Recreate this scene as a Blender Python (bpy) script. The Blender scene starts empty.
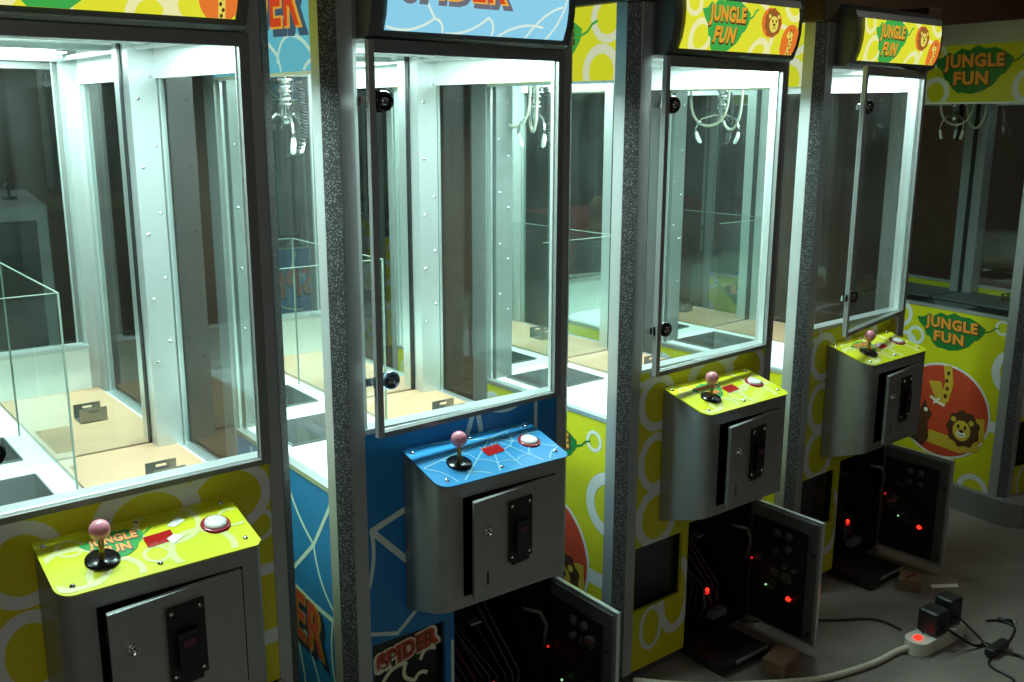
import bpy, bmesh, math, random
from mathutils import Vector, Matrix
random.seed(4)
S = 0.875            # survey units to metres
ZF = 0.18            # survey height of the room floor below the machines' datum
C = bpy.context.scene.collection
PI = math.pi

# ------------------------------------------------------------------ materials
MATS = {}
def lin(c):
    return tuple(((v/12.92) if v <= .04045 else ((v+.055)/1.055)**2.4) for v in c)
def rgb(r, g, b):
    return lin((r/255, g/255, b/255))
def mat(name, col, rough=.5, metal=0., emit=None, es=1., noise=0., nscale=40., bump=0., bscale=200., spec=.5, coat=0.):
    m = bpy.data.materials.new(name); m.use_nodes = True
    nt = m.node_tree; b = nt.nodes['Principled BSDF']
    b.inputs['Base Color'].default_value = (*col, 1); b.inputs['Roughness'].default_value = rough
    b.inputs['Metallic'].default_value = metal; b.inputs['Specular IOR Level'].default_value = spec
    if coat: b.inputs['Coat Weight'].default_value = coat; b.inputs['Coat Roughness'].default_value = .08
    if emit: b.inputs['Emission Color'].default_value = (*emit, 1); b.inputs['Emission Strength'].default_value = es
    tc = nt.nodes.new('ShaderNodeTexCoord')
    if noise:
        n = nt.nodes.new('ShaderNodeTexNoise'); n.inputs['Scale'].default_value = nscale; n.inputs['Detail'].default_value = 5
        nt.links.new(tc.outputs['Object'], n.inputs['Vector'])
        mx = nt.nodes.new('ShaderNodeMix'); mx.data_type = 'RGBA'
        mx.inputs[6].default_value = (*[v*(1-noise) for v in col], 1); mx.inputs[7].default_value = (*[min(1, v*(1+noise)) for v in col], 1)
        nt.links.new(n.outputs['Fac'], mx.inputs[0]); nt.links.new(mx.outputs[2], b.inputs['Base Color'])
    if bump:
        n2 = nt.nodes.new('ShaderNodeTexNoise'); n2.inputs['Scale'].default_value = bscale
        nt.links.new(tc.outputs['Object'], n2.inputs['Vector'])
        bp = nt.nodes.new('ShaderNodeBump'); bp.inputs['Strength'].default_value = bump; bp.inputs['Distance'].default_value = .002
        nt.links.new(n2.outputs['Fac'], bp.inputs['Height']); nt.links.new(bp.outputs['Normal'], b.inputs['Normal'])
    MATS[name] = m
    return m
def glassmat(name, tint, refl=.045, rough=.0, dust=.006):
    m = bpy.data.materials.new(name); m.use_nodes = True; nt = m.node_tree; nt.nodes.clear()
    out = nt.nodes.new('ShaderNodeOutputMaterial'); tr = nt.nodes.new('ShaderNodeBsdfTransparent'); gl = nt.nodes.new('ShaderNodeBsdfGlossy')
    tr.inputs[0].default_value = (*tint, 1); gl.inputs['Roughness'].default_value = rough
    fr = nt.nodes.new('ShaderNodeLayerWeight'); fr.inputs['Blend'].default_value = .5
    pw = nt.nodes.new('ShaderNodeMath'); pw.operation = 'POWER'; pw.inputs[1].default_value = 5
    ma = nt.nodes.new('ShaderNodeMath'); ma.operation = 'MULTIPLY_ADD'; ma.inputs[1].default_value = .8; ma.inputs[2].default_value = refl
    mx = nt.nodes.new('ShaderNodeMixShader')
    nt.links.new(fr.outputs['Facing'], pw.inputs[0]); nt.links.new(pw.outputs[0], ma.inputs[0]); nt.links.new(ma.outputs[0], mx.inputs[0]); nt.links.new(tr.outputs[0], mx.inputs[1]); nt.links.new(gl.outputs[0], mx.inputs[2])
    df = nt.nodes.new('ShaderNodeBsdfDiffuse'); df.inputs[0].default_value = (.72, .86, .80, 1); m2 = nt.nodes.new('ShaderNodeMixShader')
    tc = nt.nodes.new('ShaderNodeTexCoord'); nz = nt.nodes.new('ShaderNodeTexNoise'); nz.inputs['Scale'].default_value = 5; nz.inputs['Detail'].default_value = 6
    mr = nt.nodes.new('ShaderNodeMapRange'); mr.inputs['From Min'].default_value = .3; mr.inputs['From Max'].default_value = .8; mr.inputs['To Min'].default_value = dust*.5; mr.inputs['To Max'].default_value = dust*2
    nt.links.new(tc.outputs['Object'], nz.inputs['Vector']); nt.links.new(nz.outputs['Fac'], mr.inputs['Value']); nt.links.new(mr.outputs[0], m2.inputs[0])
    nt.links.new(mx.outputs[0], m2.inputs[1]); nt.links.new(df.outputs[0], m2.inputs[2])
    nt.links.new(m2.outputs[0], out.inputs['Surface']); MATS[name] = m
def emitmat(name, col, s=1.):
    m = bpy.data.materials.new(name); m.use_nodes = True; nt = m.node_tree; nt.nodes.clear()
    out = nt.nodes.new('ShaderNodeOutputMaterial'); e = nt.nodes.new('ShaderNodeEmission')
    e.inputs[0].default_value = (*col, 1); e.inputs[1].default_value = s
    nt.links.new(e.outputs[0], out.inputs['Surface']); MATS[name] = m
def speckle(name):
    m = mat(name, (.02, .02, .02), .5); nt = m.node_tree; b = nt.nodes['Principled BSDF']
    tc = nt.nodes.new('ShaderNodeTexCoord'); v = nt.nodes.new('ShaderNodeTexVoronoi'); v.inputs['Scale'].default_value = 240
    nt.links.new(tc.outputs['Object'], v.inputs['Vector'])
    r = nt.nodes.new('ShaderNodeValToRGB'); r.color_ramp.elements[0].position = .18; r.color_ramp.elements[1].position = .4
    r.color_ramp.elements[0].color = (.36, .37, .36, 1); r.color_ramp.elements[1].color = (.045, .047, .046, 1)
    nt.links.new(v.outputs['Distance'], r.inputs[0]); nt.links.new(r.outputs[0], b.inputs['Base Color'])
    bp = nt.nodes.new('ShaderNodeBump'); bp.inputs['Strength'].default_value = .5; bp.inputs['Distance'].default_value = .001
    nt.links.new(v.outputs['Distance'], bp.inputs['Height']); nt.links.new(bp.outputs['Normal'], b.inputs['Normal'])

mat('post_grey', (.40, .41, .40), .38, .45, noise=.06, nscale=9, bump=.05, bscale=600)
mat('dark_metal', (.10, .105, .10), .42, .2)
mat('frame_dark', (.21, .215, .205), .38, .3)
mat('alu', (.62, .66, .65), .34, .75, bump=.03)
mat('alu_dark', (.30, .32, .31), .38, .5)  # darker grey than alu, for the left rear posts
mat('steel_grey', (.33, .335, .32), .36, .5, noise=.1, nscale=14, bump=.06, bscale=900)
speckle('textured_black')
mat('white_panel', (.80, .84, .82), .4)
mat('yellow', (.55, .52, .010), .36, spec=.5)
mat('yellow_plate', (.66, .68, .02), .22, coat=.5)
mat('blue', (.012, .17, .42), .36)
mat('blue_plate', (.03, .26, .55), .22, coat=.5)
mat('ring', (.62, .64, .60), .36)
mat('ring_pale', (.66, .67, .26), .3)
mat('web', (.55, .68, .62), .36)
mat('web_blue', (.24, .50, .62), .3)
mat('leaf', (.012, .16, .03), .4)
mat('leaf_plate', (.02, .30, .06), .25)
mat('letters', (.80, .27, .03), .4)
mat('letter_shadow', (.09, .05, .012), .4)
mat('red_print', (.50, .055, .02), .4)
mat('brown_print', (.07, .03, .012), .4)
mat('tan_print', (.55, .36, .03), .4)
mat('spider_red', (.48, .06, .025), .4)
mat('spider_edge', (.46, .22, .03), .4)
mat('navy', (.01, .02, .06), .4)
mat('cream', (.75, .7, .5), .4)
mat('black', (.008, .008, .008), .45)
mat('black_gloss', (.006, .006, .007), .18)
mat('board', (.45, .275, .16), .55, noise=.1, nscale=18)
mat('bracket', (.30, .30, .28), .3, .8)
mat('chrome', (.75, .76, .78), .13, 1.)
mat('chrome_blue', (.35, .5, .62), .2, .9)
mat('pink', (.80, .30, .36), .2, coat=.6)
mat('brass', (.5, .36, .08), .3, .6)
mat('button_white', (.82, .82, .78), .2, coat=.6)
mat('red_plastic', (.32, .012, .03), .2, coat=.5)
mat('display', (.42, .012, .012), .12, coat=.8)
mat('paper', (.8, .8, .72), .6)
mat('hose', (.62, .60, .48), .4)
mat('hose_shaded', (.10, .10, .09), .5)  # darker copy of hose, with the service bay's shade in its colour
mat('pcb', (.004, .012, .007), .45)
mat('wire_grey', (.05, .053, .05), .6)
mat('wire_red', (.10, .01, .01), .5)
mat('tip', (.86, .9, .86), .35)
mat('grey_tray', (.12, .13, .13), .5)
mat('brown_wood', (.075, .036, .016), .5, noise=.35, nscale=12)
mat('purple_slot', (.10, .015, .06), .3)
mat('m5_side', (.66, .66, .012), .36)
glassmat('pane', (.90, .955, .935))
glassmat('acrylic', (.93, .965, .95), dust=.010)
mat('acrylic_edge', (.20, .26, .21), .3)
def mirrormat():
    m = bpy.data.materials.new('mirror'); m.use_nodes = True; nt = m.node_tree; nt.nodes.clear()
    out = nt.nodes.new('ShaderNodeOutputMaterial'); g = nt.nodes.new('ShaderNodeBsdfGlossy')
    g.inputs[0].default_value = (.80, .86, .83, 1); g.inputs['Roughness'].default_value = .012
    nt.links.new(g.outputs[0], out.inputs['Surface']); MATS['mirror'] = m
mirrormat()
emitmat('tube', (.95, .93, 1.), 9)
emitmat('led_red', (1, .02, .01), 3)
emitmat('led_dim', (1, .02, .02), .8)
emitmat('led_green', (.5, 1, .5), .8)
for n, c in dict(s_yellow=(222, 222, 52), s_pale=(232, 232, 170), s_green=(62, 168, 74), s_orange=(224, 160, 48), s_dorange=(226, 120, 48),
                 s_brown=(150, 92, 44), s_tan=(226, 212, 92), s_blue=(140, 206, 232), s_web=(214, 236, 224), s_red=(214, 72, 36),
                 s_shadow=(110, 110, 120), s_dark=(96, 56, 24), s_edge=(235, 175, 70)).items():
    emitmat(n, rgb(*c), 1.0)
for n, c in dict(h_yellow=(196, 202, 40), h_blue=(92, 172, 186), h_ring=(196, 204, 170), h_web=(170, 208, 190), h_leaf=(60, 150, 60), h_letters=(210, 130, 40), h_lshadow=(70, 60, 30), h_red=(190, 66, 30), h_edge=(205, 150, 50), h_navy=(60, 84, 96)).items(): emitmat(n, rgb(*c), 1.0)

# ------------------------------------------------------------------ mesh builder (survey units in, metres out)
FONT_CACHE = {}
def text_tris(txt, bold):
    k = (txt, bold)
    if k in FONT_CACHE: return FONT_CACHE[k]
    cu = bpy.data.curves.new('lettering', 'FONT'); cu.body = txt; cu.align_x = 'CENTER'; cu.align_y = 'CENTER'; cu.size = 1.0
    cu.offset = bold; cu.resolution_u = 3; cu.space_character = 1.06 + bold*1.2
    ob = bpy.data.objects.new('lettering', cu); C.objects.link(ob)
    dg = bpy.context.evaluated_depsgraph_get(); me = ob.evaluated_get(dg).to_mesh()
    me.calc_loop_triangles()
    tr = [[(me.vertices[i].co.x, me.vertices[i].co.y) for i in t.vertices] for t in me.loop_triangles]
    ob.evaluated_get(dg).to_mesh_clear(); bpy.data.objects.remove(ob); bpy.data.curves.remove(cu)
    FONT_CACHE[k] = tr
    return tr
def clip(poly, rect):
    if rect is None: return poly
    x0, x1, y0, y1 = rect
    for ax, lim, sg in ((0, x0, 1), (0, x1, -1), (1, y0, 1), (1, y1, -1)):
        out = []
        for i in range(len(poly)):
            a, b = poly[i-1], poly[i]; ia = (a[ax]-lim)*sg >= 0; ib = (b[ax]-lim)*sg >= 0
            if ia != ib:
                t = (lim-a[ax])/(b[ax]-a[ax]); out.append((a[0]+t*(b[0]-a[0]), a[1]+t*(b[1]-a[1])))
            if ib: out.append(b)
        poly = out
        if len(poly) < 3: return []
    return poly
class Frame:
    """a flat printed face: origin, in-plane axes, outward normal, printable rectangle"""
    def __init__(s, o, u, v, n, rect=None, fn=None):
        s.o, s.u, s.v, s.n, s.rect, s.fn = Vector(o), Vector(u), Vector(v), Vector(n), rect, fn
    def at(s, a, b, h=0):
        if s.fn: return s.fn(a, b, h)
        return s.o + s.u*a + s.v*b + s.n*h
EPS = .0007
class B:
    def __init__(s): s.v = []; s.f = []; s.m = []; s.mats = []; s.sm = []; s.c = 0
    def up(s, lay):
        s.c = (s.c+1) % 45; return lay+.02*s.c
    def mi(s, m):
        if m not in s.mats: s.mats.append(m)
        return s.mats.index(m)
    def face(s, pts, m, smooth=False):
        k = len(s.v); s.v += [tuple(p) for p in pts]; s.f.append(list(range(k, k+len(pts)))); s.m.append(s.mi(m)); s.sm.append(smooth)
    def grid(s, verts, faces, m, smooth=False):
        k = len(s.v); s.v += [tuple(p) for p in verts]; i = s.mi(m)
        for f in faces: s.f.append([k+j for j in f]); s.m.append(i); s.sm.append(smooth)
    def box(s, x0, x1, y0, y1, z0, z1, m, skip=()):
        vs = [(x, y, z) for x in (x0, x1) for y in (y0, y1) for z in (z0, z1)]
        fs = dict(l=(0, 1, 3, 2), r=(4, 6, 7, 5), f=(0, 4, 5, 1), b=(2, 3, 7, 6), d=(0, 2, 6, 4), t=(1, 5, 7, 3))
        s.grid(vs, [f for k, f in fs.items() if k not in skip], m)
    def prism(s, outline, a0, a1, m, axis='z', smooth=False, cap=True):
        n = len(outline)
        def P(p, a):
            return {'z': (p[0], p[1], a), 'x': (a, p[0], p[1]), 'y': (p[0], a, p[1])}[axis]
        vs = [P(p, a0) for p in outline]+[P(p, a1) for p in outline]
        fs = [(i, (i+1) % n, n+(i+1) % n, n+i) for i in range(n)]
        s.grid(vs, fs, m, smooth)
        if cap: s.face([P(p, a0) for p in outline][::-1], m); s.face([P(p, a1) for p in outline], m)
    def tube(s, path, r, m, n=8, caps=True):
        path = [Vector(p) for p in path]; vs = []; up = Vector((0, 0, 1)); prev = None
        for i, p in enumerate(path):
            d = (path[min(i+1, len(path)-1)]-path[max(i-1, 0)]).normalized()
            if prev is None:
                a = d.cross(up if abs(d.z) < .9 else Vector((1, 0, 0))).normalized()
            else:
                a = (prev-d*prev.dot(d)).normalized()
            prev = a; b = d.cross(a); rr = r[i] if isinstance(r, (list, tuple)) else r
            vs += [p+a*math.cos(2*PI*k/n)*rr+b*math.sin(2*PI*k/n)*rr for k in range(n)]
        fs = [(i*n+k, i*n+(k+1) % n, (i+1)*n+(k+1) % n, (i+1)*n+k) for i in range(len(path)-1) for k in range(n)]
        if caps: fs += [tuple(range(n))[::-1], tuple((len(path)-1)*n+k for k in range(n))]
        s.grid(vs, fs, m, True)
    def lathe(s, o, axis, prof, m, n=20):
        """prof: (radius, height along axis)"""
        o = Vector(o); ax = Vector(axis).normalized(); a = ax.cross(Vector((0, 0, 1)) if abs(ax.z) < .9 else Vector((1, 0, 0))).normalized(); b = ax.cross(a)
        vs = [o+ax*h+(a*math.cos(2*PI*k/n)+b*math.sin(2*PI*k/n))*max(r, 1e-5) for r, h in prof for k in range(n)]
        fs = [(i*n+k, i*n+(k+1) % n, (i+1)*n+(k+1) % n, (i+1)*n+k) for i in range(len(prof)-1) for k in range(n)]
        s.grid(vs, fs, m, True)
    def ball(s, o, r, m, n=20):
        s.lathe(o, (0, 0, 1), [(r*math.sin(PI*i/12), -r*math.cos(PI*i/12)) for i in range(13)], m, n)
    # printed graphics, as thin coats on a face
    def poly(s, F, pts, m, lay=1, rect='F'):
        r = F.rect if rect == 'F' else rect
        q = clip(list(pts), r)
        if len(q) >= 3: s.face([F.at(a, b, EPS*lay) for a, b in q], m)
    def fan(s, F, c, pts, m, lay=1):
        lay = s.up(lay)
        for i in range(len(pts)): s.poly(F, [c, pts[i-1], pts[i]], m, lay)
    def disc(s, F, c, rx, ry, m, lay=1, n=32, a0=0, wob=0):
        pts = [(c[0]+rx*math.cos(2*PI*k/n)*(1+wob*math.cos(9*2*PI*k/n)), c[1]+ry*math.sin(2*PI*k/n)*(1+wob*math.cos(9*2*PI*k/n))) for k in range(n)]
        s.fan(F, c, pts, m, lay)
    def ring(s, F, c, rx, ry, w, m, lay=1, n=36, a0=0., a1=360., sh=0.):
        lay = s.up(lay)
        for k in range(n):
            t0, t1 = [math.radians(a0+(a1-a0)*q/n) for q in (k, k+1)]
            P = lambda t, rr: (c[0]+(rx+rr)*math.cos(t)+sh*rr, c[1]+(ry+rr)*math.sin(t))
            s.poly(F, [P(t0, -w), P(t1, -w), P(t1, 0), P(t0, 0)], m, lay)
    def line(s, F, pts, w, m, lay=1):
        for (a, b) in zip(pts, pts[1:]):
            d = Vector((b[0]-a[0], b[1]-a[1])); 
            if d.length < 1e-6: continue
            lay_ = s.up(lay)
            nrm = Vector((-d.y, d.x)).normalized()*w/2; e = d.normalized()*w*.2
            s.poly(F, [(a[0]-e.x-nrm.x, a[1]-e.y-nrm.y), (b[0]+e.x-nrm.x, b[1]+e.y-nrm.y), (b[0]+e.x+nrm.x, b[1]+e.y+nrm.y), (a[0]-e.x+nrm.x, a[1]-e.y+nrm.y)], m, lay_)
    def arc(s, F, p, q, bend, w, m, lay=1, n=10):
        p, q = Vector(p), Vector(q); d = q-p; nn = Vector((-d.y, d.x))
        s.line(F, [tuple(p+d*t+nn*bend*4*t*(1-t)) for t in [i/n for i in range(n+1)]], w, m, lay)
    def text(s, F, txt, c, size, m, lay=1, bold=.03, rot=0., sx=1., shear=0.):
        cr, sr = math.cos(rot), math.sin(rot); lay = s.up(lay)
        for t in text_tris(txt, bold):
            q = []
            for x, y in t:
                x, y = x*size*sx+y*size*shear, y*size; q.append((c[0]+x*cr-y*sr, c[1]+x*sr+y*cr))
            s.poly(F, q, m, lay)
    def build(s, name, parent=None, bevel=0, seg=2, label=None):
        me = bpy.data.meshes.new(name)
        me.from_pydata([(x*S, y*S, (z+ZF)*S) for x, y, z in s.v], [], s.f)
        for m in s.mats: me.materials.append(MATS[m])
        me.polygons.foreach_set('material_index', s.m); me.polygons.foreach_set('use_smooth', s.sm)
        bm = bmesh.new(); bm.from_mesh(me)
        if bevel: bmesh.ops.remove_doubles(bm, verts=bm.verts, dist=1e-6)
        bm.to_mesh(me); bm.free(); me.update()
        o = bpy.data.objects.new(name, me); C.objects.link(o)
        if parent: o.parent = parent
        if bevel:
            md = o.modifiers.new('edge', 'BEVEL'); md.width = bevel*S; md.segments = seg; md.limit_method = 'ANGLE'; md.angle_limit = math.radians(40)
        if label: o['label'] = label
        return o
def tag(o, label, cat, group=None):
    o['label'] = label; o['category'] = cat
    if group: o['group'] = group
    return o
def struct(o):
    o['kind'] = 'structure'; return o

# ------------------------------------------------------------------ printed motifs
LEAF = [(-1, .45), (-.8, .5), (-.62, .72), (-.5, .62), (-.3, .86), (-.1, .76), (.1, .95), (.3, .82), (.55, .84), (.8, .64), (1, .42), (.96, .12), (.82, -.2), (.74, -.24), (.58, -.62), (.32, -.88), (.04, -1.0),
        (-.18, -.93), (-.28, -.97), (-.45, -.76), (-.57, -.45), (-.66, -.42), (-.75, -.05), (-.9, .18)]
def leaf(b, F, c, rx, ry, mats, lay=1, lean=.0, rot=0.):
    """jungle leaf with JUNGLE over FUN"""
    g, t, sh = mats; cr, sr = math.cos(rot), math.sin(rot)
    T = lambda x, y: (c[0]+x*cr-y*sr, c[1]+x*sr+y*cr)
    b.fan(F, T(0, 0), [T(x*rx, y*ry) for x, y in LEAF], g, lay)
    b.line(F, [T(.93*rx, .22*ry), T(1.12*rx, .34*ry), T(1.22*rx, .52*ry), T(1.34*rx, .60*ry)], .07*ry, g, lay)
    for txt, y, sz, sx, dx in (('JUNGLE', .32, .70, .90, .05), ('FUN', -.38, .70, 1.0, .0)):
        k = rx/ry/1.62
        b.text(F, txt, T((dx+.02)*rx, (y-.045)*ry), sz*ry*1.0, sh, lay+1, .075, rot, sx*k, 0.06)
        b.text(F, txt, T(dx*rx, y*ry), sz*ry, t, lay+2, .045, rot, sx*k, 0.06)
def lion(b, F, c, r, mane, face, dark, lay=1):
    b.disc(F, c, r, r*1.05, mane, lay, 45, wob=.07)
    b.disc(F, (c[0]+.08*r, c[1]-.12*r), r*.55, r*.6, face, lay+1, 24)
    b.disc(F, (c[0]-.12*r, c[1]+.1*r), r*.09, r*.12, dark, lay+2, 12); b.disc(F, (c[0]+.3*r, c[1]+.1*r), r*.09, r*.12, dark, lay+2, 12)
    b.disc(F, (c[0]+.08*r, c[1]-.15*r), r*.16, r*.1, dark, lay+2, 12)
    b.disc(F, (c[0]+.1*r, c[1]-.33*r), r*.30, r*.2, 's_tan' if face == 's_tan' else 'cream', lay+1.4, 18)
    b.arc(F, (c[0]-.08*r, c[1]-.36*r), (c[0]+.30*r, c[1]-.34*r), -.14, r*.05, dark, lay+2, 5)
    for sx in (-1, 1): b.disc(F, (c[0]+.08*r+sx*.55*r, c[1]+.45*r), r*.16, r*.16, face, lay+1, 12)
def giraffe(b, F, c, r, neck, spot, edge, lay=1):
    b.line(F, [(c[0]+.25*r, c[1]-1.0*r), (c[0]+.15*r, c[1]-.2*r), (c[0]+.05*r, c[1]+.3*r)], r*.34, neck, lay)
    b.disc(F, (c[0]-.08*r, c[1]+.4*r), r*.36, r*.26, neck, lay, 18)
    for dx in (-.05, .22): b.line(F, [(c[0]+dx*r, c[1]+.55*r), (c[0]+(dx+.05)*r, c[1]+.85*r)], r*.08, spot, lay)
    for k in range(5): b.disc(F, (c[0]+(.24-.045*k+(.06 if k % 2 else -.05))*r, c[1]+(-.85+.25*k)*r), r*.085, r*.1, spot, lay+1, 7)
    b.disc(F, (c[0]-.15*r, c[1]+.46*r), r*.06, r*.07, spot, lay+1, 8)

def side_print(b, F, theme, big=(.445, .31, .21)):
    """printed sheet on the lower side panel; u runs from back to front"""
    # u = -y (front is larger u) handled by frame: a=y
    if theme == 'jungle':
        leaf(b, F, (.415, .715), -.19, .10, ('leaf', 'letters', 'letter_shadow'), 2)
        b.disc(F, (.41, .30), .262, .247, 'ring', 2, 48); b.disc(F, (.41, .30), .25, .236, 'red_print', 3, 48)
        # animals inside the disc
        b.line(F, [(.40, .53), (.385, .45), (.40, .37), (.42, .34)], .045, 'tan_print', 4)
        for k in range(4): b.disc(F, (.393+.006*(k % 2), .50-.04*k), .010, .012, 'brown_print', 5, 7)
        b.poly(F, [(.50, .44), (.43, .45), (.40, .36), (.44, .33)], 'tan_print', 4)
        b.line(F, [(.48, .36), (.44, .34), (.40, .33)], .014, 'cream', 5); b.line(F, [(.46, .33), (.43, .36)], .012, 'cream', 5)
        b.line(F, [(.46, .15), (.30, .14), (.21, .17)], .07, 'tan_print', 4); b.line(F, [(.20, .30), (.19, .20)], .045, 'tan_print', 4)
        lion(b, F, (.285, .235), .088, 'brown_print', 'tan_print', 'black', 5)
        b.fan(F, (.52, .18), [(.60, .12), (.50, .09), (.47, .14), (.485, .22), (.46, .27), (.49, .30), (.51, .34), (.53, .29), (.56, .28), (.60, .2)], 'brown_print', 4)
        b.disc(F, (.50, .285), .012, .012, 'cream', 5, 10)
        for c, r, w in (((.055, .57), .118, .042), ((.14, .835-.055), .038, .013), ((.205, -.065), .085, .028), ((.66, .60), .075, .022), ((.70, .76), .07, .022), ((.60, .66), .05, .018), ((.63, -.03), .07, .03)):
            b.ring(F, c, r, r, w, 'ring', 1)
        b.line(F, [(.03, .28), (.15, .285)], .055, 'ring', 1)
    else:
        W = 'web'
        b.arc(F, (.40, .80), (.196, .577), .10, .012, W); b.line(F, [(.40, .40), (.196, .577), (.091, .719), (.02, .84)], .013, W)
        b.arc(F, (.196, .577), (.086, .417), .12, .011, W); b.line(F, [(.02, .385), (.20, .385), (.40, .40)], .016, W)
        b.arc(F, (.086, .40), (.08, .15), .1, .010, W); b.line(F, [(.32, .33), (.12, .02)], .010, W); b.arc(F, (.62, .75), (.40, .40), .1, .013, W)
        b.arc(F, (.40, .40), (.66, .30), -.1, .013, W)
        b.line(F, [(.40, .40), (.30, .12), (.28, -.1)], .012, W)
        for m, d, lay, bold in (('navy', .012, 2, .09), ('spider_edge', 0, 3, .055), ('spider_red', 0, 4, .02)):
            b.text(F, 'SPIDER', (big[0]-d, big[1]-d), big[2], m, lay, bold*.8, .06, -.82)
def header_print(b, F, theme, e):
    K = (lambda h, p: h) if e else (lambda h, p: p)
    if theme == 'jungle':
        leaf(b, F, (.44, 1.985), -.205, .115, (K('h_leaf', 'leaf'), K('h_letters', 'letters'), K('h_lshadow', 'letter_shadow')), 2)
        for c, r, w in (((.145, 1.90), .085, .03), ((.12, 2.06), .075, .026), ((.62, 1.88), .075, .028), ((.64, 2.06), .06, .02)): b.ring(F, c, r, r, w, K('h_ring', 'ring'), 1)
    else:
        W = K('h_web', 'web')
        for m, d, lay, bold in ((K('h_navy', 'navy'), .014, 3, .09), (K('h_edge', 'spider_edge'), 0, 4, .055), (K('h_red', 'spider_red'), 0, 5, .02)):
            b.text(F, 'SPIDER', (.395-d, 2.045-d), .165, m, lay, bold, .03, -.93)
        b.arc(F, (.285, 1.90), (.195, 1.965), -.18, .010, W); b.arc(F, (.195, 1.965), (.08, 1.915), -.08, .011, W); b.arc(F, (.255, 1.85), (.285, 1.92), .05, .011, W)
        b.arc(F, (.145, 1.855), (.08, 1.90), -.12, .011, W); b.line(F, [(.285, 1.92), (.42, 2.0), (.62, 2.02)], .011, W); b.arc(F, (.6, 1.86), (.42, 2.0), .1, .011, W)
def front_print(b, F, theme):
    if theme == 'jungle':
        for c, rx, ry, w in (((.165, .83), .092, .10, .03), ((.165, .62), .085, .105, .03), ((.18, .415), .105, .115, .034), ((.17, .0), .058, .085, .017),
                             ((.435, .865), .125, .105, .042), ((.625, .87), .11, .095, .026), ((.70, .78), .042, .042, .012), ((.29, .09), .09, .15, .035), ((.045, .93), .10, .04, .02)):
            b.ring(F, c, rx, ry, w, 'ring', 1)
        b.line(F, [(.60, .66), (.74, .66)], .03, 'ring', 1); b.line(F, [(.60, .475), (.74, .475)], .04, 'ring', 1)
    else:
        W = 'web'
        b.line(F, [(.087, .664), (.19, .70)], .018, W); b.line(F, [(.087, .664), (.2, .545)], .018, W); b.arc(F, (.087, .664), (.074, .50), .06, .012, W)
        b.line(F, [(.405, .88), (.432, .96)], .016, W); b.line(F, [(.452, .88), (.437, .96)], .016, W); b.arc(F, (.50, .935), (.63, .985), -.2, .016, W)
        b.line(F, [(.653, .99), (.653, .85)], .013, W); b.line(F, [(.074, .36), (.16, .335), (.3, .45)], .012, W)
        b.line(F, [(.345, .1), (.345, .25)], .01, W)

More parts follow.
